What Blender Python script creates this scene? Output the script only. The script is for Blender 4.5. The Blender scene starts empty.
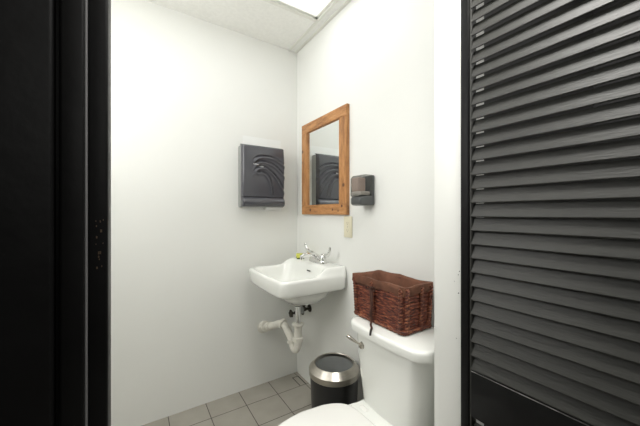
import bpy, bmesh, math, random
from mathutils import Vector, Matrix, noise
random.seed(7)
PI = math.pi
SC = bpy.context.scene
C = SC.collection

# ------------------------------------------------------------------ camera
CAMZ = 1.143
cam_d = bpy.data.cameras.new('camera')
cam_d.sensor_width = 36.0
cam_d.lens = 292 / 640 * 36.0
cam_d.clip_start = 0.02
cam = bpy.data.objects.new('camera', cam_d)
C.objects.link(cam)
cam.location = (0, 0, CAMZ)
cam.rotation_euler = (math.radians(90), 0, math.radians(-32.6))
SC.camera = cam

# ------------------------------------------------------------------ world, exposure
w = bpy.data.worlds.new('world')
SC.world = w
w.use_nodes = True
w.node_tree.nodes['Background'].inputs[0].default_value = (0.9, 0.95, 1.0, 1)
w.node_tree.nodes['Background'].inputs[1].default_value = 0.3
SC.view_settings.view_transform = 'Standard'
SC.view_settings.look = 'None'
SC.view_settings.gamma = 1
SC.view_settings.use_curve_mapping = False
SC.view_settings.exposure = 0.16
PANEL_STRENGTH = 1.9
FILL_STRENGTH = 5.8
HALL_POWER = 17.0

def area(name, loc, rot, sx, sy, power, col):
    l = bpy.data.lights.new(name, 'AREA')
    l.shape = 'RECTANGLE'; l.size = sx; l.size_y = sy; l.energy = power; l.color = col
    o = bpy.data.objects.new(name, l); C.objects.link(o)
    o.location = loc; o.rotation_euler = rot
    return o
# fill lamp added under the hallway ceiling, out of view
area('hall_top_fill', (0.42, 0.24, 2.28), (0, 0, 0), 0.35, 0.35, HALL_POWER, (1.0, 0.98, 0.94))

# added fills: large soft one behind the viewer, one beyond the louvred door
area('hall_soft_fill', (0.28, -1.0, 1.75), (math.radians(90), 0, 0), 0.7, 0.8, 3.5, (1.0, 0.985, 0.94))
area('hall_far_fill', (1.35, -0.7, 2.25), (0, 0, 0), 0.5, 0.5, 15.0, (1.0, 0.99, 0.95))

# ------------------------------------------------------------------ materials
def mat(name, col, rough=0.5, metal=0.0, spec=0.5, noise_amt=0.0, noise_scale=8.0, bump=0.0, bump_scale=60.0,
        coat=0.0, trans=0.0, alpha=1.0, stretch=(1, 1, 1), col2=None, detail=3.0):
    m = bpy.data.materials.new(name); m.use_nodes = True
    nt = m.node_tree; N = nt.nodes; L = nt.links
    b = N['Principled BSDF']
    b.inputs['Base Color'].default_value = (*col, 1)
    b.inputs['Roughness'].default_value = rough
    b.inputs['Metallic'].default_value = metal
    b.inputs['Specular IOR Level'].default_value = spec
    b.inputs['Coat Weight'].default_value = coat
    b.inputs['Transmission Weight'].default_value = trans
    b.inputs['Alpha'].default_value = alpha
    tc = N.new('ShaderNodeTexCoord'); mp = N.new('ShaderNodeMapping')
    mp.inputs['Scale'].default_value = stretch
    L.new(tc.outputs['Object'], mp.inputs['Vector'])
    if noise_amt > 0 or col2:
        nz = N.new('ShaderNodeTexNoise'); nz.inputs['Scale'].default_value = noise_scale
        nz.inputs['Detail'].default_value = detail
        L.new(mp.outputs['Vector'], nz.inputs['Vector'])
        cr = N.new('ShaderNodeValToRGB')
        cr.color_ramp.elements[0].position = 0.3; cr.color_ramp.elements[1].position = 0.7
        c1 = col2 if col2 else tuple(max(0, c * (1 - noise_amt)) for c in col)
        cr.color_ramp.elements[0].color = (*c1, 1)
        cr.color_ramp.elements[1].color = (*col, 1)
        L.new(nz.outputs['Fac'], cr.inputs['Fac'])
        L.new(cr.outputs['Color'], b.inputs['Base Color'])
    if bump > 0:
        n2 = N.new('ShaderNodeTexNoise'); n2.inputs['Scale'].default_value = bump_scale
        n2.inputs['Detail'].default_value = 4
        L.new(mp.outputs['Vector'], n2.inputs['Vector'])
        bp = N.new('ShaderNodeBump'); bp.inputs['Strength'].default_value = bump
        bp.inputs['Distance'].default_value = 0.002
        L.new(n2.outputs['Fac'], bp.inputs['Height'])
        L.new(bp.outputs['Normal'], b.inputs['Normal'])
    return m

M = {}
M['wall'] = mat('white_paint', (0.845, 0.85, 0.815), 0.45, noise_amt=0.02, noise_scale=2.5, bump=0.08, bump_scale=40)
M['patch'] = mat('fresh_white_paint', (0.88, 0.89, 0.87), 0.4, bump=0.05)
M['ceiling'] = mat('ceiling_tile', (0.90, 0.90, 0.86), 0.9, noise_amt=0.06, noise_scale=60, bump=0.4, bump_scale=180)
M['grid'] = mat('ceiling_grid_metal', (0.80, 0.80, 0.74), 0.5)
M['black'] = mat('black_gloss_paint', (0.007, 0.007, 0.007), 0.42, spec=0.12, bump=0.35, bump_scale=35, noise_amt=0.25, noise_scale=14)
M['slat'] = mat('black_satin_slat_paint', (0.031, 0.031, 0.027), 0.48, spec=0.42, bump=0.35, bump_scale=260, noise_amt=0.25, noise_scale=20, stretch=(1, 0.15, 1))
M['hall_black'] = mat('dark_hall_paint', (0.01, 0.01, 0.01), 0.6)
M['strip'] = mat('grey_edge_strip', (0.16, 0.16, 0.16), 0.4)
M['porcelain'] = mat('white_porcelain', (0.83, 0.84, 0.80), 0.10, coat=0.3, spec=0.5)
M['plastic_white'] = mat('white_seat_plastic', (0.84, 0.835, 0.80), 0.22)
M['pvc'] = mat('white_pipe_plastic', (0.82, 0.80, 0.72), 0.35, noise_amt=0.12, noise_scale=30)
M['chrome'] = mat('chrome', (0.78, 0.78, 0.77), 0.12, metal=1.0)
M['brushed'] = mat('brushed_steel', (0.50, 0.47, 0.42), 0.30, metal=1.0, noise_amt=0.15, noise_scale=30, stretch=(1, 1, 8))
M['nickel'] = mat('nickel_lever', (0.45, 0.42, 0.37), 0.22, metal=1.0)
M['old_brass'] = mat('tarnished_valve_metal', (0.09, 0.08, 0.06), 0.5, metal=0.7, noise_amt=0.5, noise_scale=60)
M['bin_black'] = mat('black_bin_plastic', (0.010, 0.010, 0.011), 0.35)
M['dark'] = mat('dark_opening', (0.01, 0.01, 0.01), 0.8)
M['mirror'] = mat('mirror_glass', (0.86, 0.89, 0.88), 0.01, metal=1.0)
M['cream'] = mat('cream_plastic', (0.78, 0.73, 0.55), 0.35)
M['cream_dark'] = mat('outlet_slot', (0.25, 0.2, 0.12), 0.5)
M['liner'] = mat('brown_cloth', (0.175, 0.072, 0.040), 0.9, noise_amt=0.35, noise_scale=25, bump=0.5, bump_scale=400)
M['ribbon'] = mat('brown_ribbon', (0.075, 0.028, 0.016), 0.8, noise_amt=0.3, noise_scale=60)
M['aglet'] = mat('ribbon_tip', (0.012, 0.008, 0.006), 0.6)
M['sponge'] = mat('yellow_sponge', (0.70, 0.72, 0.13), 0.9, bump=0.6, bump_scale=300, noise_amt=0.2, noise_scale=150)
M['scour'] = mat('green_scouring_pad', (0.05, 0.08, 0.02), 0.95, bump=0.5, bump_scale=400)
M['towel_cover'] = mat('smoky_blue_black_plastic', (0.055, 0.055, 0.068), 0.24, spec=0.8, coat=0.4, noise_amt=0.12, noise_scale=6)
M['towel_back'] = mat('grey_plastic', (0.30, 0.31, 0.30), 0.4)
M['logo'] = mat('pale_logo', (0.62, 0.62, 0.62), 0.4)
M['paper'] = mat('paper_towel', (0.85, 0.85, 0.83), 0.9)
M['soap'] = mat('pink_soap', (0.80, 0.60, 0.52), 0.35)
M['soap_foam'] = mat('pale_soap_layer', (0.90, 0.84, 0.78), 0.4)
M['soap_back'] = mat('dark_soap_backplate', (0.075, 0.08, 0.08), 0.35)

# smoked translucent cover
def smoked():
    m = bpy.data.materials.new('smoked_clear_plastic'); m.use_nodes = True
    nt = m.node_tree; N = nt.nodes; L = nt.links
    b = N['Principled BSDF']
    b.inputs['Base Color'].default_value = (0.13, 0.135, 0.13, 1)
    b.inputs['Roughness'].default_value = 0.12
    tr = N.new('ShaderNodeBsdfTransparent'); tr.inputs[0].default_value = (0.72, 0.71, 0.69, 1)
    mx = N.new('ShaderNodeMixShader'); mx.inputs[0].default_value = 0.34
    L.new(tr.outputs[0], mx.inputs[1]); L.new(b.outputs[0], mx.inputs[2])
    L.new(mx.outputs[0], N['Material Output'].inputs['Surface'])
    return m
M['smoke'] = smoked()

def wood():
    m = bpy.data.materials.new('rustic_orange_wood'); m.use_nodes = True
    nt = m.node_tree; N = nt.nodes; L = nt.links
    b = N['Principled BSDF']; b.inputs['Roughness'].default_value = 0.5
    tc = N.new('ShaderNodeTexCoord'); mp = N.new('ShaderNodeMapping')
    mp.inputs['Scale'].default_value = (6, 6, 1.2)
    L.new(tc.outputs['Object'], mp.inputs['Vector'])
    nz = N.new('ShaderNodeTexNoise'); nz.inputs['Scale'].default_value = 7; nz.inputs['Detail'].default_value = 8
    nz.inputs['Roughness'].default_value = 0.7
    L.new(mp.outputs['Vector'], nz.inputs['Vector'])
    cr = N.new('ShaderNodeValToRGB'); e = cr.color_ramp.elements
    e[0].position = 0.25; e[0].color = (0.15, 0.055, 0.018, 1)
    e[1].position = 0.75; e[1].color = (0.66, 0.37, 0.16, 1)
    x = e.new(0.5); x.color = (0.48, 0.225, 0.08, 1)
    L.new(nz.outputs['Fac'], cr.inputs['Fac'])
    vo = N.new('ShaderNodeTexVoronoi'); vo.inputs['Scale'].default_value = 9
    L.new(tc.outputs['Object'], vo.inputs['Vector'])
    r2 = N.new('ShaderNodeValToRGB'); r2.color_ramp.elements[0].position = 0.06; r2.color_ramp.elements[1].position = 0.13
    r2.color_ramp.elements[0].color = (0.25, 0.2, 0.18, 1); r2.color_ramp.elements[1].color = (1, 1, 1, 1)
    L.new(vo.outputs['Distance'], r2.inputs['Fac'])
    mx = N.new('ShaderNodeMix'); mx.data_type = 'RGBA'; mx.blend_type = 'MULTIPLY'; mx.inputs[0].default_value = 1
    L.new(cr.outputs['Color'], mx.inputs[6]); L.new(r2.outputs['Color'], mx.inputs[7])
    L.new(mx.outputs[2], b.inputs['Base Color'])
    bp = N.new('ShaderNodeBump'); bp.inputs['Strength'].default_value = 0.3; bp.inputs['Distance'].default_value = 0.002
    L.new(nz.outputs['Fac'], bp.inputs['Height']); L.new(bp.outputs['Normal'], b.inputs['Normal'])
    return m
M['wood'] = wood()
M['knot'] = mat('wood_knot', (0.10, 0.035, 0.012), 0.5)

def wicker(name, c1, c2, c3):
    m = bpy.data.materials.new(name); m.use_nodes = True
    nt = m.node_tree; N = nt.nodes; L = nt.links
    b = N['Principled BSDF']; b.inputs['Roughness'].default_value = 0.6
    tc = N.new('ShaderNodeTexCoord')
    nz = N.new('ShaderNodeTexNoise'); nz.inputs['Scale'].default_value = 50; nz.inputs['Detail'].default_value = 3
    mp = N.new('ShaderNodeMapping'); mp.inputs['Scale'].default_value = (1, 1, 5)
    L.new(tc.outputs['Object'], mp.inputs['Vector']); L.new(mp.outputs['Vector'], nz.inputs['Vector'])
    cr = N.new('ShaderNodeValToRGB'); e = cr.color_ramp.elements
    e[0].position = 0.33; e[0].color = (*c1, 1)
    e[1].position = 0.70; e[1].color = (*c3, 1)
    x = e.new(0.5); x.color = (*c2, 1)
    L.new(nz.outputs['Fac'], cr.inputs['Fac']); L.new(cr.outputs['Color'], b.inputs['Base Color'])
    return m
M['wicker'] = wicker('red_brown_woven_rush', (0.030, 0.006, 0.004), (0.135, 0.027, 0.014), (0.33, 0.11, 0.05))
M['cord'] = wicker('twisted_rush_cord', (0.04, 0.010, 0.006), (0.13, 0.03, 0.015), (0.36, 0.14, 0.06))

def floor_mat():
    m = bpy.data.materials.new('grey_square_tile'); m.use_nodes = True
    nt = m.node_tree; N = nt.nodes; L = nt.links
    b = N['Principled BSDF']; b.inputs['Roughness'].default_value = 0.42
    tc = N.new('ShaderNodeTexCoord'); mp = N.new('ShaderNodeMapping')
    # joints at x = .370 + n*.2035 and y = 1.714 - n*.2
    T = 0.2035
    mp.inputs['Scale'].default_value = (1 / T, 1 / 0.2, 1)
    mp.inputs['Location'].default_value = (-(0.370 / T) + 10, -(1.714 / 0.2) + 20, 0)
    L.new(tc.outputs['Object'], mp.inputs['Vector'])
    br = N.new('ShaderNodeTexBrick'); br.offset = 0; br.squash = 1
    br.inputs['Scale'].default_value = 1; br.inputs['Brick Width'].default_value = 1; br.inputs['Row Height'].default_value = 1
    br.inputs['Mortar Size'].default_value = 0.011; br.inputs['Mortar Smooth'].default_value = 0.25
    br.inputs['Color1'].default_value = (0.41, 0.39, 0.345, 1); br.inputs['Color2'].default_value = (0.37, 0.35, 0.305, 1)
    br.inputs['Mortar'].default_value = (0.045, 0.036, 0.028, 1)
    L.new(mp.outputs['Vector'], br.inputs['Vector'])
    nz = N.new('ShaderNodeTexNoise'); nz.inputs['Scale'].default_value = 9; nz.inputs['Detail'].default_value = 6
    L.new(tc.outputs['Object'], nz.inputs['Vector'])
    cr = N.new('ShaderNodeValToRGB'); cr.color_ramp.elements[0].color = (0.78, 0.77, 0.74, 1); cr.color_ramp.elements[1].color = (1.1, 1.1, 1.1, 1)
    L.new(nz.outputs['Fac'], cr.inputs['Fac'])
    mx = N.new('ShaderNodeMix'); mx.data_type = 'RGBA'; mx.blend_type = 'MULTIPLY'; mx.inputs[0].default_value = 1
    L.new(br.outputs['Color'], mx.inputs[6]); L.new(cr.outputs['Color'], mx.inputs[7])
    L.new(mx.outputs[2], b.inputs['Base Color'])
    bp = N.new('ShaderNodeBump'); bp.invert = True; bp.inputs['Strength'].default_value = 0.5; bp.inputs['Distance'].default_value = 0.003
    L.new(br.outputs['Fac'], bp.inputs['Height']); L.new(bp.outputs['Normal'], b.inputs['Normal'])
    return m
M['floor'] = floor_mat()

def emit(name, col, s):
    m = bpy.data.materials.new(name); m.use_nodes = True
    b = m.node_tree.nodes['Principled BSDF']
    b.inputs['Base Color'].default_value = (0.8, 0.8, 0.8, 1)
    b.inputs['Emission Color'].default_value = (*col, 1); b.inputs['Emission Strength'].default_value = s
    return m

# ------------------------------------------------------------------ mesh helpers
def box(bm, x0, x1, y0, y1, z0, z1, bev=0.0, seg=2):
    r = bmesh.ops.create_cube(bm, size=1.0)
    vs = r['verts']
    for v in vs:
        v.co = Vector((x0 + (v.co.x + .5) * (x1 - x0), y0 + (v.co.y + .5) * (y1 - y0), z0 + (v.co.z + .5) * (z1 - z0)))
    if bev > 0:
        es = set(e for v in vs for e in v.link_edges)
        bmesh.ops.bevel(bm, geom=list(es), offset=bev, segments=seg, affect='EDGES', profile=0.5)

def loft(bm, rings, cap0=True, cap1=True, closed=True):
    vr = [[bm.verts.new(p) for p in r] for r in rings]
    n = len(vr[0])
    for a, b in zip(vr[:-1], vr[1:]):
        for i in range(n if closed else n - 1):
            j = (i + 1) % n
            bm.faces.new((a[i], a[j], b[j], b[i]))
    if cap0: bm.faces.new(list(reversed(vr[0])))
    if cap1: bm.faces.new(vr[-1])
    return vr

def lathe(bm, prof, c=(0, 0, 0), axis='Z', n=40, cap0=True, cap1=True):
    rings = []
    for r, h in prof:
        ring = []
        for i in range(n):
            a = 2 * PI * i / n
            x, y = r * math.cos(a), r * math.sin(a)
            if axis == 'Z': p = (c[0] + x, c[1] + y, c[2] + h)
            elif axis == 'X': p = (c[0] + h, c[1] + x, c[2] + y)
            else: p = (c[0] + y, c[1] + h, c[2] + x)
            ring.append(p)
        rings.append(ring)
    loft(bm, rings, cap0, cap1)

def tube(bm, pts, rad, n=12, cap=True, flat=1.0, up=(0, 0, 1)):
    pts = [Vector(p) for p in pts]
    rings = []
    prev = None
    for i, p in enumerate(pts):
        if i == 0: t = pts[1] - pts[0]
        elif i == len(pts) - 1: t = pts[-1] - pts[-2]
        else: t = pts[i + 1] - pts[i - 1]
        t.normalize()
        if prev is None:
            u = Vector(up)
            if abs(u.dot(t)) > 0.95: u = Vector((1, 0, 0))
            a = u.cross(t).normalized()
        else:
            a = (prev - t * prev.dot(t)).normalized()
        prev = a
        b = t.cross(a)
        r = rad[i] if isinstance(rad, (list, tuple)) else rad
        rings.append([tuple(p + a * (r * math.cos(2 * PI * k / n)) + b * (r * flat * math.sin(2 * PI * k / n))) for k in range(n)])
    loft(bm, rings, cap, cap)

def smooth_path(pts, k=6):
    P = [Vector(p) for p in pts]
    out = []
    for i in range(len(P) - 1):
        p0 = P[max(i - 1, 0)]; p1 = P[i]; p2 = P[i + 1]; p3 = P[min(i + 2, len(P) - 1)]
        for s in range(k):
            t = s / k
            out.append(0.5 * ((2 * p1) + (p2 - p0) * t + (2 * p0 - 5 * p1 + 4 * p2 - p3) * t * t + (3 * p1 - p0 - 3 * p2 + p3) * t ** 3))
    out.append(P[-1])
    return out

def rrect(cx, cy, hx, hy, r, z, n=7, m=6):
    """rounded rectangle ring, with edges subdivided m times"""
    r = min(r, hx * 0.999, hy * 0.999)
    pts = []
    cs = [(cx + hx - r, cy + hy - r, 0), (cx - hx + r, cy + hy - r, 90), (cx - hx + r, cy - hy + r, 180), (cx + hx - r, cy - hy + r, 270)]
    arcs = []
    for x, y, a0 in cs:
        arcs.append([(x + r * math.cos(math.radians(a0 + 90 * i / n)), y + r * math.sin(math.radians(a0 + 90 * i / n))) for i in range(n + 1)])
    for i in range(4):
        pts += arcs[i]
        a = arcs[i][-1]; b = arcs[(i + 1) % 4][0]
        for k in range(1, m):
            pts.append((a[0] + (b[0] - a[0]) * k / m, a[1] + (b[1] - a[1]) * k / m))
    if callable(z): return [(p[0], p[1], z(p[0], p[1])) for p in pts]
    return [(p[0], p[1], z) for p in pts]

def obj(name, bm, m, parent=None, smooth=True, angle=35, origin=None, recalc=True):
    if recalc: bmesh.ops.recalc_face_normals(bm, faces=bm.faces)
    me = bpy.data.meshes.new(name)
    if origin is not None:
        bmesh.ops.translate(bm, verts=bm.verts, vec=-Vector(origin))
    bm.to_mesh(me); bm.free()
    if smooth:
        for p in me.polygons: p.use_smooth = True
        me.set_sharp_from_angle(angle=math.radians(angle))
    o = bpy.data.objects.new(name, me); C.objects.link(o)
    if origin is not None: o.location = origin
    me.materials.append(M[m] if isinstance(m, str) else m)
    if parent is not None:
        o.parent = parent
        o.matrix_parent_inverse = Matrix.Translation(-Vector(parent.location))
    return o

def thing(name, label, cat, loc, kind=None):
    o = bpy.data.objects.new(name, None); C.objects.link(o)
    o.location = loc; o.empty_display_size = 0.05
    o['label'] = label
    if cat: o['category'] = cat
    if kind: o['kind'] = kind
    return o

def struct(name, bm, m, label, parent=None, **k):
    o = obj(name, bm, m, parent, **k)
    o['kind'] = 'structure'; o['label'] = label
    return o

def B(*a, **k):
    bm = bmesh.new(); box(bm, *a, **k); return bm

# ------------------------------------------------------------------ room
XW, YW, H = 1.0045, 1.88, 2.308
FZ = -0.012
XL = -0.62                      # unseen left side of the washroom
YD0, YD1 = 0.455, 0.540         # the partition with the doorway
JX = 0.745                      # right jamb face
SX = -0.026                     # left stop face

def ywall(x): return YW - 0.022 * (XW - x)
bm = bmesh.new()
q = [(XL - 0.1, ywall(XL - 0.1)), (XW, YW), (XW, YW + 0.1), (XL - 0.1, YW + 0.1)]
loft(bm, [[(x, y, z) for (x, y) in q] for z in (FZ, H)])
wb = struct('wall_back', bm, 'wall', 'white painted wall with the towel dispenser', smooth=False)
bm = bmesh.new(); box(bm, XW, XW + 0.1, YD0, YW + 0.1, FZ, H)
struct('wall_right', bm, 'wall', 'white painted wall with the mirror and the wall-hung sink', smooth=False)
struct('wall_left', B(XL - 0.1, XL, YD0, YW, FZ, H), 'wall', 'white wall of the washroom beside the door', smooth=False)
bm = bmesh.new()
box(bm, XL - 0.1, SX - 0.06, YD0 + 0.01, YD1, FZ, H)
box(bm, JX + 0.02, XW, YD0 + 0.01, YD1, FZ, H)
box(bm, SX - 0.06, JX + 0.02, YD0 + 0.01, YD1, 2.06, H)
struct('wall_front', bm, 'wall', 'partition wall around the doorway', smooth=False)
# fresh paint patch round the towel dispenser
bm = bmesh.new()
loft(bm, [[(0.600, ywall(0.600) + e, z), (0.872, ywall(0.872) + e, z), (0.872, ywall(0.872) + 0.001, z), (0.600, ywall(0.600) + 0.001, z)] for (z, e) in ((1.155, -0.0012), (1.648, -0.0012))])
ob = obj('paint_patch', bm, 'patch', wb, smooth=False)
ob['label'] = 'brighter rectangle of fresh white paint'

# dark hallway side of the partition
bm = bmesh.new()
box(bm, -1.35, -0.30, YD0 - 0.02, YD0 + 0.01, FZ, H)
box(bm, 0.835, 1.75, YD0 - 0.01, YD0 + 0.01, FZ, H)
box(bm, -0.30, 0.835, YD0 - 0.01, YD0 + 0.01, 2.12, H)
struct('wall_hall_front', bm, 'hall_black', 'dark hallway face of the partition', smooth=False)
struct('wall_hall_left', B(-1.45, -1.35, -1.4, YD0 + 0.01, FZ, H), 'hall_black', 'dark hallway wall', smooth=False)
struct('wall_hall_right', B(1.75, 1.85, -1.4, YD0 + 0.01, FZ, H), 'hall_black', 'dark hallway wall behind the louvred door', smooth=False)
struct('wall_hall_rear', B(-1.45, 1.85, -1.5, -1.4, FZ, H), 'hall_black', 'hallway wall behind the viewer', smooth=False)

struct('floor', B(-1.45, 1.85, -1.5, YW + 0.1, -0.1, FZ), 'floor', 'grey square tiles with dark joints', smooth=False)
# narrow cut tile in the corner
bm = bmesh.new()
g = 0.0022
for (a, b_, c, d) in ((0.940, 0.984, 1.824, 1.828), (0.938, 0.942, 1.716, 1.828), (0.981, 0.985, 1.716, 1.828)):
    box(bm, a, b_, c, d, FZ + 0.0002, FZ + 0.0008)
struct('trim_1', bm, 'dark', 'dark joints of the small cut tile in the corner', smooth=False)

# ceiling: tile + grid, with an opening for the lamp (X .33-.935, Y .29-1.50)
LX0, LX1, LY0, LY1 = -0.275, 0.935, 0.895, 1.492
bm = bmesh.new()
box(bm, XL - 0.1, LX0, YD0 - 0.0, YW + 0.1, H, H + 0.05)
box(bm, LX0, LX1, LY1, YW + 0.1, H, H + 0.05)
box(bm, LX0, LX1, YD0, LY0, H, H + 0.05)
box(bm, LX1, XW + 0.1, YD0, YW + 0.1, H, H + 0.05)
cl = struct('ceiling', bm, 'ceiling', 'textured white ceiling tiles in a metal grid', smooth=False)
bm = bmesh.new()
t = 0.0125
box(bm, LX1 - 0.004, LX1 + 0.012, YD1, YW, H - 0.006, H, bev=0.001)
box(bm, LX0 - t, LX0 + 0.004, YD1, YW, H - 0.006, H, bev=0.001)
box(bm, LX0, LX1, LY1 - 0.004, LY1 + 0.018, H - 0.006, H, bev=0.001)
box(bm, LX0, LX1, LY0 - t, LY0 + 0.004, H - 0.006, H, bev=0.001)
box(bm, XW - 0.02, XW, YD1, YW, H - 0.004, H, bev=0.001)
struct('trim_2', bm, 'grid', 'cream metal strips of the ceiling grid')
struct('ceiling_hall', B(-1.45, 1.85, -1.5, YD0, H, H + 0.05), 'ceiling', 'hallway ceiling', smooth=False)

# ceiling lamp
lm = thing('ceiling_light', 'flat square-edged white light panel set into the tiled ceiling', 'ceiling light', ((LX0 + LX1) / 2, (LY0 + LY1) / 2, H))
bm = bmesh.new()
for a in ((LX0, LX1, LY1 - 0.022, LY1), (LX0, LX1, LY0, LY0 + 0.022), (LX0, LX0 + 0.022, LY0, LY1), (LX1 - 0.022, LX1, LY0, LY1)):
    box(bm, *a, H + 0.0, H + 0.03, bev=0.002)
obj('frame', bm, 'grid', lm)
obj('diffuser', B(LX0 + 0.02, LX1 - 0.02, LY0 + 0.02, LY1 - 0.02, H + 0.012, H + 0.03), emit('lit_diffuser', (0.97, 0.98, 1.0), PANEL_STRENGTH), lm, smooth=False)

# framed glowing panel added on the unseen left wall to brighten the washroom
wn = thing('fill_panel_1', 'added glowing fill panel on the left wall of the washroom', None, (XL, 1.01, 1.2), 'structure')
wy0, wy1, wz0, wz1 = 0.78, 1.48, 1.38, 2.12
bm = bmesh.new()
for a in ((wy0 - .05, wy1 + .05, wz0 - .05, wz0), (wy0 - .05, wy1 + .05, wz1, wz1 + .05), (wy0 - .05, wy0, wz0, wz1), (wy1, wy1 + .05, wz0, wz1)):
    box(bm, XL, XL + 0.025, *a, bev=0.003)
obj('fill_frame', bm, 'wall', wn)
obj('fill_pane', B(XL, XL + 0.008, wy0, wy1, wz0, wz1), emit('glowing_fill_surface', (1.0, 0.99, 0.965), FILL_STRENGTH), wn, smooth=False)

# right jamb (white) and its casings
bm = bmesh.new()
box(bm, JX, JX + 0.02, YD0, YD1, FZ, 2.06, bev=0.002)
box(bm, JX + 0.005, JX + 0.075, YD1, YD1 + 0.006, FZ, 2.12, bev=0.002)
box(bm, JX + 0.02, JX + 0.088, YD0 - 0.012, YD0, FZ, 2.12, bev=0.003)
o = struct('trim_3', bm, 'wall', 'white painted door jamb beside the toilet')
# worn specks on the jamb
bm = bmesh.new()
for (yy, zz, r) in ((0.466, 0.925, 0.0016), (0.4665, 0.975, 0.0011), (0.478, 0.955, 0.0008), (0.463, 0.985, 0.0012), (0.472, 0.80, 0.0010)):
    lathe(bm, [(r, -0.0004), (r, 0.001)], (JX, yy, zz), 'X', 8)
obj('paint_chip', bm, 'dark', o)

# left side: black casing, grey edge strip, black stop with worn latch marks
YF = 0.430
bm = bmesh.new(); box(bm, -0.30, -0.0745, YF, YD0, FZ, 2.12, bev=0.004, seg=3)
struct('trim_4', bm, 'black', 'black painted outer casing board')
bm = bmesh.new()
box(bm, -0.076, -0.069, YF + 0.015, YD0, FZ, 2.06)
box(bm, -0.0700, -0.0475, YF + 0.001, YD0, FZ, 2.06, bev=0.003, seg=3)
struct('trim_5', bm, 'black', 'black painted inner casing board')
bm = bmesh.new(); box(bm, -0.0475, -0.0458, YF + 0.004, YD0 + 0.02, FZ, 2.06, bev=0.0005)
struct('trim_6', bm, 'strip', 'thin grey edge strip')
bm = bmesh.new(); box(bm, -0.0458, SX, YF + 0.012, 0.50, FZ, 2.06, bev=0.003, seg=3)
box(bm, -0.086, -0.0458, YD0, YD1, FZ, 2.06)
o = struct('trim_7', bm, 'black', 'black door stop with worn paint at latch height')
bm = bmesh.new()
for i in range(16):
    zz = 1.143 - 0.005 - random.random() * 0.075
    xx = -0.0385 + random.random() * 0.009
    s = 0.0003 + random.random() * 0.0006
    box(bm, xx - s, xx + s, YF + 0.0116, YF + 0.0135, zz - s * 2, zz + s * 2)
obj('worn_mark', bm, mat('bare_wood_scratch', (0.07, 0.045, 0.025), 0.7), o, smooth=False)
bm = bmesh.new()
box(bm, -0.086, -0.03, YD1 - 0.01, YD1 + 0.005, FZ, 2.06)
struct('trim_8', bm, 'wall', 'white inner edge of the left jamb', smooth=False)
bm = bmesh.new()
box(bm, SX - 0.06, JX + 0.02, YD0, YD1, 2.04, 2.06)
struct('trim_9', bm, 'black', 'door head', smooth=False)

# ------------------------------------------------------------------ louvred door, open toward the viewer
DX = 0.735; DT = 0.030
DY1 = 0.4545; DY0 = -0.265
door = thing('door_1', 'open black painted louvred door with a mid rail, right of the doorway', None, (DX + DT / 2, DY1, 0), 'structure')
sw = 0.023
def stile(y0, y1, nm='stile'):
    bm = bmesh.new(); box(bm, DX, DX + DT, y0, y1, 0.012, 2.03, bev=0.003, seg=3)
    obj(nm, bm, 'black', door)
stile(DY1 - sw, DY1); stile(DY0, DY0 + 0.05)
def bead(y0, y1):
    bm = bmesh.new(); box(bm, DX + 0.0035, DX + DT - 0.0035, y0, y1, 0.1, 1.95, bev=0.0015)
    obj('bead', bm, 'strip' if False else 'slat', door)
bead(DY1 - sw - 0.0055, DY1 - sw)
def rail(z0, z1):
    bm = bmesh.new(); box(bm, DX + 0.001, DX + DT - 0.001, DY0 + 0.05, DY1 - sw - 0.0055, z0, z1, bev=0.0015)
    return obj('rail', bm, 'black', door)
rail(0.012, 0.13); rail(1.93, 2.03)
mr = rail(0.617, 0.735)
bm = bmesh.new(); box(bm, DX + 0.0003, DX + 0.0016, DY0 + 0.05, DY1 - sw - 0.006, 0.7338, 0.7350)
obj('worn_edge', bm, mat('chipped_pale_edge', (0.30, 0.30, 0.28), 0.6, col2=(0.03, 0.03, 0.03), noise_scale=40), mr, smooth=False)
PITCH = 0.0360
def slats(z0, z1):
    bm = bmesh.new()
    z = z0
    ya, yb = DY0 + 0.048, DY1 - sw - 0.004
    hh, ww, th = 0.0346, 0.0125, 0.0042
    d = Vector((ww, 0, hh)).normalized(); nrm = Vector((-d.z, 0, d.x))
    L_ = math.hypot(hh, ww)
    while z + hh < z1 + 0.004:
        base = Vector((DX + 0.0045, 0, z))
        sec = []
        for (u, v) in ((0.0015, 0), (L_ - 0.0015, 0), (L_, th * .3), (L_, th * .7), (L_ - 0.0015, th), (0.0015, th), (0, th * .7), (0, th * .3)):
            sec.append(base + d * u + nrm * (v - th / 2) )
        jit = [random.uniform(-0.0004, 0.0004) for _ in range(7)]
        rings = []
        for k in range(7):
            y = ya + (yb - ya) * k / 6
            rings.append([(s.x + jit[k] * .5, y, s.z + jit[k]) for s in sec])
        loft(bm, rings)
        z += PITCH
    obj('louvre_slats', bm, 'slat', door, angle=25)
slats(0.737, 1.935)
slats(0.132, 0.615)

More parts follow.
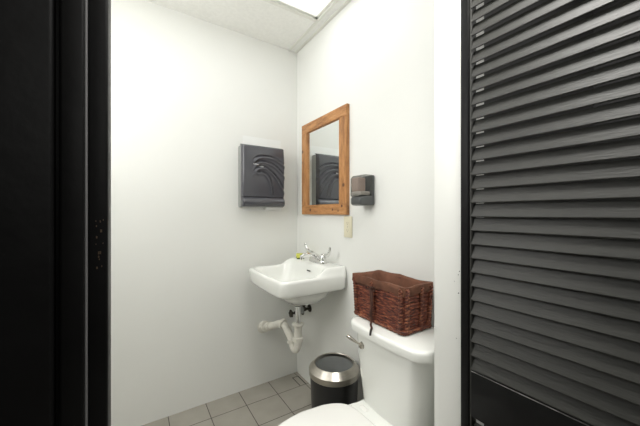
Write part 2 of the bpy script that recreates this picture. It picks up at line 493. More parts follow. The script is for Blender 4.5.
# ------------------------------------------------------------------ wall-hung sink
SY, SYH = 1.522, 0.2475
sink = thing('sink', 'white porcelain wall-hung sink in the corner under the mirror', 'sink', (XW, SY, 0.73))
def sstep(x, a, b):
    t = min(1, max(0, (x - a) / (b - a))); return t * t * (3 - 2 * t)
RZ = 0.806
def rimz(x, y=SY, base=RZ): return base + 0.040 * sstep(x, 0.79, 0.895) * sstep(SYH - abs(y - SY), 0.003, 0.030)
X0 = 0.600
cx = (X0 + XW) / 2; hx = (XW - X0) / 2
def ring(dx0, dx1, dy, r, zf, bulge=0.0):
    """ring inset dx0 at front, dx1 at wall side, dy at the sides"""
    c = (X0 + dx0 + XW - dx1) / 2; h = (XW - dx1 - X0 - dx0) / 2
    pts = rrect(c, SY, h, SYH - dy, r, 0, n=8, m=10)
    out = []
    for (x, y, z) in pts:
        f = 1 - ((y - SY) / SYH) ** 2
        if x < c: x -= bulge * f
        out.append((x, y, zf(x, y) if callable(zf) else zf))
    return out
bm = bmesh.new()
bl = 0.012
rings = [
    ring(0.19, 0.12, 0.17, 0.05, 0.624),
    ring(0.13, 0.075, 0.11, 0.08, 0.640),
    ring(0.07, 0.06, 0.055, 0.09, 0.685, bl * .6),
    ring(0.045, 0.05, 0.040, 0.07, 0.716, bl),
    ring(0.020, 0.003, 0.020, 0.05, 0.718, bl),
    ring(0.009, 0.0, 0.010, 0.045, 0.724, bl),
    ring(0.005, 0.0, 0.005, 0.042, lambda x, y: 0.735, bl),
    ring(0.0, 0.0, 0.0, 0.040, lambda x, y: rimz(x, y) - 0.014, bl),
    ring(0.002, 0.001, 0.002, 0.040, lambda x, y: rimz(x, y) - 0.006, bl),
    ring(0.007, 0.003, 0.007, 0.038, lambda x, y: rimz(x, y) - 0.001, bl),
    ring(0.013, 0.006, 0.013, 0.036, lambda x, y: rimz(x, y), bl),
    ring(0.015, 0.020, 0.016, 0.036, lambda x, y: rimz(x, y), bl),
    ring(0.016, 0.045, 0.019, 0.038, lambda x, y: rimz(x, y), bl),
    ring(0.017, 0.070, 0.022, 0.040, lambda x, y: rimz(x, y), bl),
    ring(0.019, 0.095, 0.025, 0.042, lambda x, y: rimz(x, y), bl),
    ring(0.020, 0.116, 0.028, 0.045, lambda x, y: rimz(x, y) , bl),
    ring(0.025, 0.122, 0.033, 0.045, lambda x, y: rimz(x, y) - 0.003, bl),
    ring(0.031, 0.127, 0.039, 0.045, lambda x, y: rimz(x, y) - 0.012, bl),
    ring(0.042, 0.140, 0.050, 0.055, lambda x, y: 0.765 + 0.02 * sstep(x, .8, .88), bl),
    ring(0.060, 0.155, 0.070, 0.07, 0.715, bl),
    ring(0.100, 0.185, 0.110, 0.07, 0.680),
    ring(0.165, 0.200, 0.180, 0.035, 0.668),
    ring(0.180, 0.206, 0.215, 0.012, 0.666),
]
loft(bm, rings, True, True)
obj('basin', bm, 'porcelain', sink, angle=60)
bm = bmesh.new()   # overflow slot
ring_ = []
box(bm, 0.8585, 0.8645, 1.452, 1.490, 0.803, 0.810, bev=0.003, seg=3)
obj('overflow_slot', bm, 'dark', sink)
bm = bmesh.new()
lathe(bm, [(0.0, 0.0), (0.028, 0.0), (0.030, 0.003), (0.024, 0.005), (0.018, 0.002), (0.0, 0.002)], (0.795, SY, 0.666), 'Z', 28, False, False)
obj('drain_ring', bm, 'chrome', sink)
bm = bmesh.new()
box(bm, XW - 0.012, XW, 1.308, 1.345, 0.715, 0.745, bev=0.002)
box(bm, XW - 0.055, XW - 0.012, 1.312, 1.322, 0.712, 0.722, bev=0.001)
obj('wall_bracket', bm, 'towel_back', sink)

# faucet
LZ = rimz(0.95)  # ledge
FY = 1.492
fa = thing('faucet', 'chrome two-handle faucet on the back ledge of the white sink', 'faucet', (0.940, FY, LZ))
bm = bmesh.new()
loft(bm, [rrect(0.940, FY, 0.026, 0.077, 0.025, LZ + z, n=8) if False else rrect(0.940, FY, 0.026 * s, 0.080 * s, 0.026 * s, LZ + z, n=8)
          for (s, z) in ((1, 0), (1.0, 0.010), (0.96, 0.016), (0.84, 0.022), (0.6, 0.026))])
obj('base_plate', bm, 'chrome', fa, angle=50)
bm = bmesh.new()
sp = smooth_path([(0.945, FY, LZ + 0.018), (0.925, FY, LZ + 0.040), (0.89, FY, LZ + 0.050), (0.85, FY, LZ + 0.050), (0.822, FY, LZ + 0.040)], 5)
n_ = len(sp)
tube(bm, sp, [0.021 - 0.010 * (i / (n_ - 1)) ** 0.6 for i in range(n_)], 16, up=(0, 1, 0))
lathe(bm, [(0.0095, 0), (0.0095, -0.014), (0.0075, -0.014)], (0.826, FY, LZ + 0.040), 'Z', 16)
obj('spout', bm, 'chrome', fa, angle=50)
for s in (1, -1):
    yc = FY + s * 0.053
    h = None
    bm = bmesh.new()
    lathe(bm, [(0.021, 0.018), (0.020, 0.030), (0.016, 0.042), (0.015, 0.047), (0.010, 0.052)], (0.940, yc, LZ), 'Z', 20)
    pts = smooth_path([(0.940, yc - s * 0.010, LZ + 0.046), (0.939, yc + s * 0.022, LZ + 0.050), (0.937, yc + s * 0.058, LZ + 0.058), (0.934, yc + s * 0.079, LZ + 0.078), (0.932, yc + s * 0.086, LZ + 0.104)], 5)
    m_ = len(pts)
    tube(bm, pts, [0.0085 + 0.004 * math.sin(PI * i / (m_ - 1)) for i in range(m_)], 12, flat=0.62, up=(1, 0, 0))
    obj('handle', bm, 'chrome', fa, angle=50)

# sponge on the ledge
sg = thing('sponge', 'small yellow sponge with a dark green side, on the sink ledge left of the faucet', 'sponge', (0.925, 1.690, LZ))
Rz = Matrix.Rotation(math.radians(-24), 4, 'Z')
for (nm, z0, z1, mm) in (('scouring_pad', 0.0, 0.007, 'scour'), ('foam', 0.007, 0.026, 'sponge')):
    bm = bmesh.new(); box(bm, -0.024, 0.024, -0.040, 0.040, z0, z1, bev=0.003, seg=3)
    bmesh.ops.subdivide_edges(bm, edges=bm.edges, cuts=1)
    for v in bm.verts:
        v.co += Vector((noise.noise(v.co * 60), noise.noise(v.co * 60 + Vector((5, 5, 5))), 0)) * 0.002
        if v.co.z > 0.02: v.co.z += noise.noise(v.co * 35) * 0.004
    bmesh.ops.transform(bm, matrix=Matrix.Translation((0.925, 1.690, LZ)) @ Rz, verts=bm.verts)
    obj(nm, bm, mm, sg)

# ------------------------------------------------------------------ trap and valves
tp = thing('drain_trap', 'white plastic trap with a chrome tailpiece under the sink', 'drain pipe', (0.82, 1.525, 0.60))
TX, TY = 0.818, 1.520
bm = bmesh.new(); lathe(bm, [(0.030, 0.622), (0.032, 0.615), (0.029, 0.604), (0.0, 0.604)], (TX, TY, 0), 'Z', 24, True, False)
obj('drain_collar', bm, 'pvc', tp)
bm = bmesh.new(); lathe(bm, [(0.021, 0.606), (0.022, 0.597), (0.0, 0.597)], (TX, TY, 0), 'Z', 24, True, False)
obj('rubber_washer', bm, 'dark', tp)
bm = bmesh.new(); lathe(bm, [(0.0165, 0.600), (0.0165, 0.470)], (TX, TY, 0), 'Z', 24)
obj('tailpiece', bm, 'chrome', tp)
def nut(p, d, r=0.028, L_=0.020, ribs=10):
    bm = bmesh.new()
    d = Vector(d).normalized(); q = d.to_track_quat('Z', 'Y').to_matrix().to_4x4()
    rings = []
    for (rr, h) in ((r * .82, -L_ / 2), (r, -L_ / 2 + 0.002), (r, L_ / 2 - 0.003), (r * .80, L_ / 2)):
        rings.append([tuple((Matrix.Translation(p) @ q) @ Vector(((rr * (1 + (0.06 if (i % 4) < 2 else 0)) * math.cos(2 * PI * i / 40)), (rr * (1 + (0.06 if (i % 4) < 2 else 0)) * math.sin(2 * PI * i / 40)), h))) for i in range(40)])
    loft(bm, rings)
    return obj('slip_nut', bm, 'pvc', tp, angle=30)
# vertical white leg, J bend, back up to the elbow, arm into the wall
bm = bmesh.new()
lathe(bm, [(0.034, 0.492), (0.035, 0.486), (0.030, 0.478), (0.0225, 0.476), (0.0225, 0.405)], (TX, TY, 0), 'Z', 28)
obj('trap_inlet', bm, 'pvc', tp)
K = (0.795, 1.655, 0.448)
bm = bmesh.new()
jp = smooth_path([(TX, TY, 0.410), (TX, TY, 0.370), (TX - 0.003, TY + 0.012, 0.338), (TX - 0.006, TY + 0.034, 0.332), (TX - 0.008, TY + 0.050, 0.352),
                  (TX - 0.011, TY + 0.066, 0.385), (K[0] + 0.004, K[1] - 0.024, 0.428)], 5)
tube(bm, jp, 0.0225, 18)
obj('trap_bend', bm, 'pvc', tp, angle=60)
bm = bmesh.new()
WP = (0.740, YW, 0.372)
ap = smooth_path([(K[0] + 0.004, K[1] - 0.022, 0.428), (K[0] - 0.002, K[1] + 0.004, 0.446), (K[0] - 0.014, K[1] + 0.040, 0.444), (0.757, 1.765, 0.412), WP], 5)
tube(bm, ap, 0.0215, 18)
obj('trap_arm', bm, 'pvc', tp, angle=60)
nut((TX, TY, 0.402), (0, 0, 1), 0.030, 0.026)
nut((TX - 0.0095, TY + 0.058, 0.370), (-0.1, 0.45, 0.9), 0.0285, 0.018)
nut((K[0] - 0.004, K[1] + 0.014, 0.449), (-0.25, 0.95, 0.2), 0.030, 0.022)
dv = Vector(WP) - Vector((0.757, 1.765, 0.412))
nut((0.753, 1.785, 0.404), dv, 0.027, 0.018)
nut((0.742, 1.845, 0.384), dv, 0.034, 0.030)
bm = bmesh.new(); lathe(bm, [(0.040, 0.0), (0.040, -0.003), (0.030, -0.010), (0.022, -0.012)], (0.740, YW - 0.005, 0.372), 'Y', 28)
obj('wall_flange', bm, 'pvc', tp)

def valve(y, z, pull, label, wheel=True):
    v = thing('shutoff_valve', label, 'valve', (XW, y, z))
    bm = bmesh.new()
    lathe(bm, [(0.026, 0.0), (0.024, -0.004), (0.010, -0.006)], (XW, y, z), 'X', 20)
    obj('escutcheon', bm, 'old_brass', v)
    bm = bmesh.new()
    lathe(bm, [(0.009, 0.0), (0.009, -0.03), (0.013, -0.032), (0.014, -0.055), (0.011, -0.060), (0.007, -0.061), (0.007, -pull + 0.02)], (XW, y, z), 'X', 16)
    lathe(bm, [(0.009, 0.0), (0.009, 0.022), (0.012, 0.024), (0.012, 0.036), (0.006, 0.038)], (XW - 0.045, y, z), 'Z', 12)
    obj('valve_body', bm, 'old_brass', v)
    bm = bmesh.new()
    # oval hand wheel with lobes
    rings = []
    for (s, h) in ((0.5, -pull + 0.022), (1, -pull + 0.019), (1.05, -pull + 0.013), (0.9, -pull + 0.008), (0.4, -pull + 0.006)):
        rings.append([(XW + h, y + s * 0.024 * (1 + 0.12 * math.cos(5 * 2 * PI * i / 40)) * math.cos(2 * PI * i / 40), z + s * 0.024 * (1 + 0.12 * math.cos(5 * 2 * PI * i / 40)) * math.sin(2 * PI * i / 40)) for i in range(40)])
    loft(bm, rings)
    obj('hand_wheel', bm, 'old_brass' if wheel else 'towel_back', v, angle=50)
    bm = bmesh.new()
    tube(bm, smooth_path([(XW - 0.045, y, z + 0.036), (XW - 0.046, y - 0.01, z + 0.09), (XW - 0.055, y - 0.03, z + 0.12), (XW - 0.045, y - 0.04, 0.68)], 5), 0.0055, 10)
    obj('supply_tube', bm, 'old_brass' if wheel else 'brushed', v)
valve(1.800, 0.450, 0.105, 'tarnished shutoff valve nearest the corner behind the trap')
valve(1.700, 0.500, 0.075, 'tarnished shutoff valve just behind the chrome tailpiece', False)

# ------------------------------------------------------------------ mirror
MY0, MY1, MZ0, MZ1 = 1.268, 1.773, 1.133, 1.744
mi = thing('mirror', 'rectangular mirror in a rustic orange-brown wooden frame above the sink', 'mirror', (XW, (MY0 + MY1) / 2, MZ0))
fw = 0.072; mx0 = XW - 0.022
def board(pts):
    bm = bmesh.new()
    a = [bm.verts.new((mx0, y, z)) for (y, z) in pts]; b = [bm.verts.new((XW - 0.001, y, z)) for (y, z) in pts]
    bm.faces.new(a); bm.faces.new(list(reversed(b)))
    for i in range(4):
        j = (i + 1) % 4; bm.faces.new((a[j], a[i], b[i], b[j]))
    bmesh.ops.recalc_face_normals(bm, faces=bm.faces)
    bmesh.ops.bevel(bm, geom=[e for e in bm.edges if all(abs(v.co.x - mx0) < 1e-5 for v in e.verts)], offset=0.003, segments=2, affect='EDGES')
    return bm
fz = 0.062
o = obj('frame_side', board([(MY0, MZ0 + fz), (MY0 + fw, MZ0 + fz), (MY0 + fw, MZ1 - fz), (MY0, MZ1 - fz)]), 'wood', mi)
o = obj('frame_side', board([(MY1 - fw, MZ0 + fz), (MY1, MZ0 + fz), (MY1, MZ1 - fz), (MY1 - fw, MZ1 - fz)]), 'wood', mi)
def wood_h():
    m = M['wood'].copy(); m.name = 'rustic_orange_wood_crosswise'
    for n in m.node_tree.nodes:
        if n.type == 'MAPPING': n.inputs['Scale'].default_value = (6, 1.2, 6)
    return m
M['wood_h'] = wood_h()
top_ = obj('frame_top', board([(MY0, MZ1 - fz), (MY1, MZ1 - fz), (MY1, MZ1), (MY0, MZ1)]), 'wood_h', mi)
bot_ = obj('frame_bottom', board([(MY0, MZ0), (MY1, MZ0), (MY1, MZ0 + fz), (MY0, MZ0 + fz)]), 'wood_h', mi)
for (yy, zz, r) in ((1.655, MZ0 + 0.030, 0.010), (1.40, MZ0 + 0.030, 0.007), (1.31, MZ0 + 0.05, 0.008), (1.345, MZ0 + 0.022, 0.005)):
    bm = bmesh.new(); lathe(bm, [(r, -0.0004), (r * .8, 0.001)], (mx0, yy, zz), 'X', 14)
    obj('knot', bm, 'knot', bot_)
obj('mirror_pane', B(XW - 0.010, XW - 0.006, MY0 + fw - 0.006, MY1 - fw + 0.006, MZ0 + fz - 0.006, MZ1 - fz + 0.006), 'mirror', mi, smooth=False)

# ------------------------------------------------------------------ outlet plate
ol = thing('wall_outlet', 'cream electrical outlet plate on the wall under the mirror corner', 'outlet', (XW, 1.28, 1.065))
oy, oz = 1.278, 1.066
obj('cover_plate', B(XW - 0.006, XW, oy - 0.036, oy + 0.036, oz - 0.0585, oz + 0.0585, bev=0.003, seg=3), 'cream', ol)
for s in (1, -1):
    bm = bmesh.new()
    loft(bm, [[(XW - h, p[0], p[1]) for p in rrect(oy, oz + s * 0.020, 0.017 * k, 0.0145 * k, 0.011, 0)] for (h, k) in ((0.005, 1.0), (0.0075, 0.97))])
    r = obj('receptacle', bm, 'cream', ol)
    bm = bmesh.new()
    for dy in (-0.006, 0.006): box(bm, XW - 0.0079, XW - 0.006, oy + dy - 0.001, oy + dy + 0.001, oz + s * 0.020 - 0.001, oz + s * 0.020 + 0.007)
    lathe(bm, [(0.0025, 0), (0.0025, 0.0015)], (XW - 0.0079, oy, oz + s * 0.020 - 0.006), 'X', 10)
    obj('slot', bm, 'cream_dark', r)
bm = bmesh.new(); lathe(bm, [(0.003, 0), (0.0032, 0.002)], (XW - 0.0074, oy, oz), 'X', 12)
obj('screw', bm, 'brushed', ol)

# ------------------------------------------------------------------ soap dispenser
so = thing('soap_dispenser', 'smoked plastic soap dispenser with pink soap, on the wall right of the mirror', 'soap dispenser', (XW, 1.10, 1.18))
y0, y1, z0, z1 = 1.066, 1.152, 1.180, 1.332
bm = bmesh.new()
box(bm, XW - 0.022, XW, y0 + 0.002, y1 - 0.002, z0 + 0.002, z1 - 0.002, bev=0.006, seg=3)
obj('back_plate', bm, 'soap_back', so)
def yring(x, iny, zlo, zhi, r=0.012):
    c = (zlo + zhi) / 2; h = (zhi - zlo) / 2
    return [(x, p[0], p[1]) for p in rrect((y0 + y1) / 2, c, (y1 - y0) / 2 - iny, h, r, 0, n=5, m=3)]
bm = bmesh.new()
xs = [(XW - 0.018, 0.0, z0 + 0.045, z1), (XW - 0.055, 0.0, z0 + 0.042, z1 - 0.001), (XW - 0.080, 0.002, z0 + 0.040, z1 - 0.005), (XW - 0.090, 0.006, z0 + 0.042, z1 - 0.012), (XW - 0.094, 0.018, z0 + 0.05, z1 - 0.028)]
loft(bm, [yring(x, i, a, b) for (x, i, a, b) in xs], False, True)
obj('smoked_cover', bm, 'smoke', so, angle=45)
bm = bmesh.new()
xs = [(XW - 0.018, 0.0, z0, z0 + 0.050), (XW - 0.060, 0.0, z0 - 0.001, z0 + 0.048), (XW - 0.080, 0.002, z0 + 0.001, z0 + 0.043), (XW - 0.089, 0.006, z0 + 0.005, z0 + 0.041), (XW - 0.093, 0.016, z0 + 0.010, z0 + 0.036)]
loft(bm, [yring(x, i, a, b, 0.010) for (x, i, a, b) in xs])
obj('push_lever', bm, 'soap_back', so, angle=45)
bm = bmesh.new(); box(bm, XW - 0.084, XW - 0.034, y0 + 0.030, y1 - 0.004, z0 + 0.070, z1 - 0.014, bev=0.006, seg=3)
obj('soap_pouch', bm, 'soap', so)
bm = bmesh.new(); box(bm, XW - 0.086, XW - 0.030, y0 + 0.004, y1 - 0.003, z0 + 0.050, z0 + 0.069, bev=0.004, seg=2)
obj('soap_layer', bm, 'soap_foam', so)
# ------------------------------------------------------------------ paper towel dispenser (back wall)
pd = thing('paper_towel_dispenser', 'dark plastic paper towel dispenser with raised curved ribs, on the wall left of the mirror', 'paper towel dispenser', (0.72, YW, 1.18))
px0, px1, pz0, pz1 = 0.570, 0.862, 1.180, 1.580
bm = bmesh.new(); box(bm, px0, px1, YW - 0.070, YW - 0.001, pz0, pz1 - 0.004, bev=0.008, seg=3)
obj('housing', bm, 'towel_back', pd)
# cover: profile in z (depth), superposed with arched ribs
NX, NZ = 100, 140
RIBS = []
for c_ in (((.17, .60), (.20, .70), (.33, .80), (.56, .83), (.80, .79), (1.03, .68)),
           ((.17, .56), (.25, .66), (.38, .735), (.56, .735), (.78, .67), (1.03, .50)),
           ((.20, .52), (.32, .62), (.46, .655), (.62, .61), (.82, .47), (1.03, .22)),
           ((.36, .56), (.47, .565), (.58, .51), (.67, .38), (.72, .14))):
    RIBS.append([Vector((p.x * .29, p.y * .40)) for p in smooth_path([(x, y, 0) for (x, y) in c_], 3)])
def depth(u, v):
    # u 0..1 across, v 0..1 up
    d = 0.096
    # lower roll: bulge for v<.2
    if v < 0.17:
        t_ = v / 0.17
        d = 0.082 + 0.026 * math.sin(PI * min(1, max(0, t_ * 0.85 + 0.12))) 
    else:
        d = 0.092 + 0.006 * sstep(v, .17, .5) - 0.010 * sstep(v, 0.75, 1.0)
    # round edges
    e = 0.045
    for q, ee in ((u, e), (1 - u, e), (1 - v, e * .9), (v, e * .6)):
        if q < ee: d -= 0.026 * (1 - math.sqrt(max(0, 1 - ((ee - q) / ee) ** 2)))
    # ribs: curved ridges fanning out of one point, sweeping over to the right edge
    if v > 0.16:
        P = Vector((u * 0.29, v * 0.40))
        fade = sstep(v, 0.17, 0.24) * sstep(u, 0.20, 0.36)
        for cv in RIBS:
            best = 9; sg_ = 1
            for i in range(len(cv) - 1):
                A_, B_ = cv[i], cv[i + 1]
                ab = B_ - A_; t_ = max(0, min(1, (P - A_).dot(ab) / ab.dot(ab)))
                q_ = A_ + ab * t_; dd = (P - q_).length
                if dd < best:
                    best = dd; sg_ = 1 if (ab.x * (P.y - q_.y) - ab.y * (P.x - q_.x)) > 0 else -1
            sd = best * sg_
            d += fade * 0.0075 * math.exp(-((sd + 0.011) / 0.0090) ** 2)
            d -= fade * 0.0075 * math.exp(-((sd - 0.003) / 0.0042) ** 2)
    return d
bm = bmesh.new()
g_ = [[bm.verts.new((px0 + (px1 - px0) * i / NX, YW - depth(i / NX, j / NZ), pz0 + (pz1 - pz0) * j / NZ)) for i in range(NX + 1)] for j in range(NZ + 1)]
for j in range(NZ):
    for i in range(NX):
        bm.faces.new((g_[j][i], g_[j][i + 1], g_[j + 1][i + 1], g_[j + 1][i]))
# skirt back to the housing
loop = g_[0] + [g_[j][NX] for j in range(1, NZ + 1)] + [g_[NZ][i] for i in range(NX - 1, -1, -1)] + [g_[j][0] for j in range(NZ - 1, 0, -1)]
back = [bm.verts.new((v.co.x, YW - 0.062, v.co.z)) for v in loop]
for i in range(len(loop)):
    j = (i + 1) % len(loop)
    bm.faces.new((loop[j], loop[i], back[i], back[j]))
obj('cover', bm, 'towel_cover', pd, angle=60)
bm = bmesh.new()
def mark(x, z, w_, h_):
    u = (x - px0) / (px1 - px0); v = (z - pz0) / (pz1 - pz0)
    y = YW - depth(u, v) - 0.0008
    box(bm, x, x + w_, y, y + 0.003, z, z + h_)
# small pale maker's mark in two slanted rows of strokes
for i in range(9): mark(0.640 + i * 0.0040, 1.4515 - 0.0003 * i, 0.0028, 0.0065 if i in (0, 3, 4) else 0.0045)
for i in range(8): mark(0.676 + i * 0.0040, 1.4410 - 0.0003 * i, 0.0028, 0.0065 if i in (0, 2, 5) else 0.0045)
obj('maker_mark', bm, 'logo', pd, smooth=False)
bm = bmesh.new(); box(bm, px0 + 0.17, px1 - 0.025, YW - 0.070, YW - 0.012, pz0 - 0.014, pz0 + 0.006, bev=0.001)
obj('towel_edge', bm, 'paper', pd)

# ------------------------------------------------------------------ toilet
TYC = 0.785
to = thing('toilet', 'white two-piece toilet with the seat lid closed, against the wall by the doorway', 'toilet', (0.62, TYC, 0))
# tank
def tank_ring(z, hy, xf, r, xb=XW - 0.022, bow=0.018):
    c = (xf + xb) / 2; h = (xb - xf) / 2
    out = []
    for (x, y, zz) in rrect(c, TYC, h, hy, r, z, n=8, m=8):
        f = 1 - ((y - TYC) / hy) ** 2
        if x < c: x -= bow * f * min(1, (c - x) / h * 1.2)
        out.append((x, y, z))
    return out
bm = bmesh.new()
loft(bm, [tank_ring(0.372, 0.142, 0.806, 0.05), tank_ring(0.376, 0.154, 0.795, 0.055), tank_ring(0.43, 0.160, 0.790, 0.06), tank_ring(0.50, 0.168, 0.785, 0.06),
          tank_ring(0.58, 0.176, 0.781, 0.06), tank_ring(0.668, 0.184, 0.778, 0.06)])
tank = obj('tank', bm, 'porcelain', to, angle=50)
bm = bmesh.new()
lid = lambda z, k: tank_ring(z, 0.196 - k, 0.764 + k, 0.045, XW - 0.014 - k)
loft(bm, [lid(0.663, 0.005), lid(0.665, 0.001), lid(0.672, 0.0), lid(0.688, 0.0), lid(0.695, 0.002), lid(0.6985, 0.006), lid(0.700, 0.014)])
obj('tank_lid', bm, 'porcelain', to, angle=50)
# bowl, foot
def bowl_ring(z, xf, xb, hy, p=2.3):
    c = (xf + xb) / 2; h = (xb - xf) / 2; out = []
    for i in range(56):
        a = 2 * PI * i / 56
        ca, sa = math.cos(a), math.sin(a)
        x = c + h * math.copysign(abs(ca) ** (2 / p), ca); y = hy * math.copysign(abs(sa) ** (2 / p), sa)
        out.append((x, TYC + y * (1 - 0.10 * ((c - x) / h if x < c else 0)), z))
    return out
bm = bmesh.new()
loft(bm, [bowl_ring(FZ, 0.42, 0.90, 0.105, 3), bowl_ring(0.02, 0.42, 0.90, 0.105, 3), bowl_ring(0.06, 0.44, 0.89, 0.09, 3), bowl_ring(0.16, 0.42, 0.88, 0.10, 2.6),
          bowl_ring(0.25, 0.34, 0.90, 0.14), bowl_ring(0.32, 0.29, 0.93, 0.168), bowl_ring(0.345, 0.285, 0.975, 0.172), bowl_ring(0.356, 0.29, 0.975, 0.168)])
obj('bowl', bm, 'porcelain', to, angle=50)
# tank support deck between bowl and tank
bm = bmesh.new()
loft(bm, [rrect(0.865, TYC, 0.11, 0.13, 0.04, z) for z in (0.34, 0.3725)])
obj('tank_deck', bm, 'porcelain', to, angle=50)
def seat_ring(z, k, xf=0.280, xb=0.728, hy=0.190):
    # egg outline with a squarish back
    out = []
    c = 0.545
    for i in range(72):
        a = 2 * PI * i / 72
        ca, sa = math.cos(a), math.sin(a)
        if ca < 0: x = c + (c - xf - k) * ca; y = (hy - k) * sa
        else:
            p = 6.0
            x = c + (xb - k - c) * abs(ca) ** (2 / p); y = (hy - k) * math.copysign(abs(sa) ** (2 / p), sa)
            y *= 1 - 0.25 * ((x - c) / (xb - c)) ** 2
        out.append((x, TYC + y, z))
    return out
bm = bmesh.new()
a = [seat_ring(0.357, 0.004), seat_ring(0.360, 0.0), seat_ring(0.370, 0.0), seat_ring(0.3735, 0.004)]
loft(bm, a)
obj('seat', bm, 'plastic_white', to, angle=50)
bm = bmesh.new()
loft(bm, [seat_ring(0.3745, 0.003), seat_ring(0.377, -0.001), seat_ring(0.384, -0.001), seat_ring(0.3885, 0.004), seat_ring(0.391, 0.014), seat_ring(0.392, 0.05), seat_ring(0.3925, 0.12)])
obj('seat_cover', bm, 'plastic_white', to, angle=50)
for s in (1, -1):
    bm = bmesh.new()
    box(bm, 0.740, 0.764, TYC + s * 0.075 - 0.022, TYC + s * 0.075 + 0.022, 0.354, 0.3895, bev=0.008, seg=4)
    obj('seat_hinge', bm, 'plastic_white', to, angle=50)
bm = bmesh.new(); box(bm, 0.722, 0.80, TYC - 0.124, TYC + 0.124, 0.34, 0.3865, bev=0.008, seg=3)
obj('rear_shelf', bm, 'porcelain', to, angle=50)
# flush lever
hb = Vector((0.782, 0.888, 0.617))
bm = bmesh.new()
lathe(bm, [(0.020, 0.012), (0.020, -0.006), (0.016, -0.012), (0.012, -0.016), (0.012, -0.024), (0.005, -0.028)], hb, 'X', 24)
lv = smooth_path([hb + Vector((-0.016, 0.0, 0.0)), hb + Vector((-0.028, 0.012, 0.008)), hb + Vector((-0.042, 0.030, 0.020)), hb + Vector((-0.054, 0.048, 0.032))], 5)
tube(bm, lv, [0.0065 - 0.002 * math.sin(PI * i / 7) if i < 7 else 0.0065 + 0.0025 * math.sin(PI * (i - 7) / 9) for i in range(len(lv))], 12, flat=0.75)
o = obj('flush_lever', bm, 'nickel', to, angle=50)
o['label'] = 'brushed nickel flush lever'

# ------------------------------------------------------------------ wicker basket on the tank
BX, BY, BZ = 0.8905, 0.856, 0.7008
bk = thing('wicker_basket', 'red-brown woven basket with brown cloth liner, standing on the toilet tank', 'basket', (BX, BY, BZ))
bh = 0.167
def bring(z, k=0.0, n=5, m=12):
    f = (z - BZ) / bh
    return rrect(BX, BY, 0.073 + 0.006 * f + k, 0.135 + 0.007 * f + k, 0.010, z, n=n, m=m)
# woven rows
bm = bmesh.new()
rows = 13; rh = bh * 0.98 / rows
loft(bm, [bring(BZ + 0.001, -0.006), bring(BZ + bh, -0.006), bring(BZ + bh, -0.009), bring(BZ + 0.006, -0.009)], True, True)
for r in range(rows):
    zc = BZ + rh * (r + 0.5)
    path = bring(zc, -0.0025, n=3, m=26)
    n = len(path)
    rings = []
    for i, p in enumerate(path):
        P = Vector(p); a = Vector(path[(i - 1) % n]); b = Vector(path[(i + 1) % n])
        t_ = (b - a).normalized(); nn = Vector((t_.y, -t_.x, 0))
        wv = 0.0005 * (1 if (i + r) % 2 else -1) + random.uniform(-0.0005, 0.0005)
        dz = random.uniform(-0.0005, 0.0005)
        q = []
        for k in range(6):
            an = 2 * PI * k / 6
            q.append(tuple(P + nn * (wv + 0.0046 * math.cos(an)) + Vector((0, 0, dz + rh * 0.49 * math.sin(an)))))
        rings.append(q)
    rings.append(rings[0])
    loft(bm, rings, False, False)
obj('woven_body', bm, 'wicker', bk, angle=60)
def twisted(bm, pts, r, turns):
    pts = [Vector(p) for p in pts]
    N_ = 60 if len(pts) == 2 else len(pts)
    if len(pts) == 2: path = [pts[0].lerp(pts[1], i / N_) for i in range(N_ + 1)]
    else: path = pts
    t_ = (path[-1] - path[0]).normalized() if len(pts) == 2 else None
    for ph in (0, PI):
        q = []
        for i, p in enumerate(path):
            if t_ is None:
                tt = (path[min(i + 1, len(path) - 1)] - path[max(i - 1, 0)]).normalized()
            else: tt = t_
            u = Vector((0, 0, 1)) if abs(tt.z) < .8 else Vector((1, 0, 0))
            a = u.cross(tt).normalized(); b = tt.cross(a)
            an = ph + turns * 2 * PI * i / len(path)
            q.append(p + a * r * .55 * math.cos(an) + b * r * .55 * math.sin(an))
        tube(bm, q, r * .62, 6)
# corner posts and side uprights
for (sx, sy) in ((1, 1), (1, -1), (-1, 1), (-1, -1)):
    bm = bmesh.new()
    for (dx, dy) in ((0, 1), (1, 0)):
        b0 = Vector((BX + sx * (0.075 - dx * 0.016 + 0.001), BY + sy * (0.137 - dy * 0.016 + 0.001), BZ + 0.006))
        b1 = Vector((BX + sx * (0.081 - dx * 0.016 + 0.001), BY + sy * (0.144 - dy * 0.016 + 0.001), BZ + bh))
        twisted(bm, [b0, b1], 0.0088, 7)
    obj('corner_post', bm, 'cord', bk, angle=80)
for (dx, dy) in ((0, -1), (0, 1), (-1, 0)):
    bm = bmesh.new()
    off = 0.012
    b0 = Vector((BX + dx * 0.077 + (off if dx == 0 else 0), BY + dy * 0.139 + (0.02 if dx else 0), BZ + 0.006)); b1 = Vector((BX + dx * 0.083 + (off if dx == 0 else 0), BY + dy * 0.146 + (0.02 if dx else 0), BZ + bh))
    twisted(bm, [b0, b1], 0.0080, 7)
    obj('side_upright', bm, 'cord', bk, angle=80)
# braided foot
bm = bmesh.new()
pth = [Vector(p) for p in bring(BZ + 0.0095, 0.002, n=6, m=26)]
pth.append(pth[0])
twisted(bm, pth, 0.0080, 32)
obj('braided_foot', bm, 'cord', bk, angle=80)
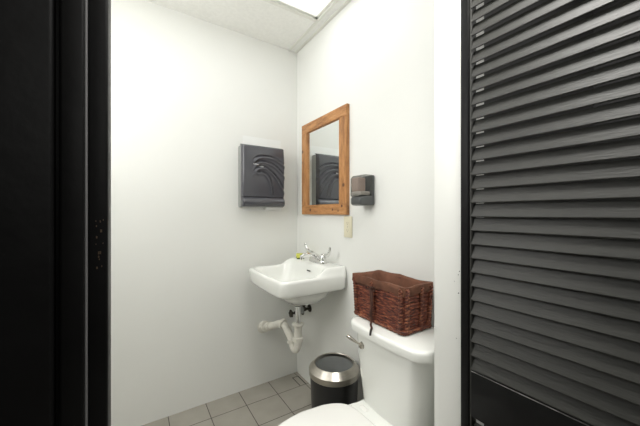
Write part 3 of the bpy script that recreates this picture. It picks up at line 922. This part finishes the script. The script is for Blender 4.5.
# cloth liner: outside band, rolled top, inside drape
bm = bmesh.new()
def lring(z, k, wob=0.0, seed=0.0, zw=0.0, m=14):
    pts = bring(z, k, n=6, m=m)
    out = []
    n = len(pts)
    for i, p in enumerate(pts):
        P = Vector(p); d_ = Vector((P.x - BX, P.y - BY, 0))
        d_ = Vector((d_.x / 0.07, d_.y / 0.15, 0)).normalized()
        nz = noise.noise(Vector((P.x * 28, P.y * 28, seed))) + 0.6 * noise.noise(Vector((P.x * 75, P.y * 75, seed * .5)))
        nz2 = noise.noise(Vector((P.x * 12, P.y * 12, seed + 4)))
        out.append(tuple(P + d_ * nz * wob + Vector((0, 0, nz2 * zw))))
    return out
zt = BZ + bh
loft(bm, [lring(zt - 0.027, 0.002, 0.002, 1, 0.006), lring(zt - 0.026, 0.003, 0.004, 1, 0.006), lring(zt - 0.018, 0.0055, 0.006, 1.3, 0.004), lring(zt - 0.004, 0.005, 0.004, 1.6, 0.003),
          lring(zt + 0.007, 0.004, 0.005, 1.6, 0.008), lring(zt + 0.008, -0.004, 0.007, 2, 0.008), lring(zt - 0.002, -0.012, 0.006, 2.3, 0.004), lring(zt - 0.03, -0.016, 0.016, 2.6, 0.0),
          lring(zt - 0.07, -0.018, 0.022, 3.0, 0), lring(zt - 0.11, -0.020, 0.020, 3.4, 0), lring(BZ + 0.018, -0.024, 0.012, 4, 0)], False, True)
obj('cloth_liner', bm, 'liner', bk, angle=80)
# tie: knot, loop and tails hanging over the tank lid
bt = None
bm = bmesh.new()
kx, ky, kz = BX - 0.0895, 0.872, zt - 0.027
lathe(bm, [(0.002, -0.009), (0.0075, -0.006), (0.009, 0.0), (0.0075, 0.006), (0.002, 0.009)], (kx, ky, kz), 'Z', 12)
for (s) in (-1, 1):
    lp = smooth_path([(kx, ky, kz), (kx - 0.008, ky + s * 0.010, kz + 0.008), (kx - 0.006, ky + s * 0.024, kz + 0.010), (kx - 0.004, ky + s * 0.022, kz - 0.004), (kx, ky, kz)], 5)
    tube(bm, lp, 0.0032, 8, flat=0.6)
t1 = smooth_path([(kx - 0.003, ky, kz), (kx - 0.004, ky - 0.001, kz - 0.04), (kx - 0.002, ky - 0.003, kz - 0.08), (kx - 0.005, ky - 0.005, 0.7125), (kx - 0.018, ky - 0.016, 0.7050), (0.766, 0.832, 0.7045), (0.752, 0.820, 0.7045)], 5)
t2 = smooth_path([(kx - 0.002, ky - 0.003, kz), (kx - 0.005, ky - 0.010, kz - 0.03), (kx - 0.005, ky - 0.006, kz - 0.075), (kx - 0.006, ky + 0.001, kz - 0.110)], 5)
tube(bm, t1, 0.0042, 8, flat=0.9); tube(bm, t2, 0.0046, 8, flat=0.8)
rb = obj('tie_ribbon', bm, 'ribbon', bk, angle=80)
bm = bmesh.new(); tube(bm, [(0.756, 0.824, 0.7048), (0.745, 0.814, 0.7046), (0.737, 0.807, 0.7015), (0.732, 0.803, 0.694)], 0.0042, 8)
obj('ribbon_tip', bm, 'aglet', rb)

# ------------------------------------------------------------------ waste bin
WX, WY = 0.842, 1.186
bn = thing('waste_bin', 'round black waste bin with a brushed steel rim, between sink and toilet', 'waste bin', (WX, WY, 0))
bm = bmesh.new(); lathe(bm, [(0.100, FZ), (0.104, FZ + 0.004), (0.1205, 0.362), (0.118, 0.362), (0.101, 0.010)], (WX, WY, 0), 'Z', 64)
obj('body', bm, 'bin_black', bn)
bm = bmesh.new()
lathe(bm, [(0.1225, 0.348), (0.1250, 0.350), (0.1252, 0.376), (0.0985, 0.402), (0.0955, 0.4025), (0.0935, 0.399), (0.0945, 0.380), (0.119, 0.354), (0.1225, 0.348)], (WX, WY, 0), 'Z', 72, False, False)
obj('steel_rim', bm, 'brushed', bn, angle=25)
bm = bmesh.new()
lathe(bm, [(0.094, 0.385), (0.0935, 0.30), (0.088, 0.10), (0.0, 0.10)], (WX, WY, 0), 'Z', 48, False, False)
obj('inner_bucket', bm, 'towel_back', bn)
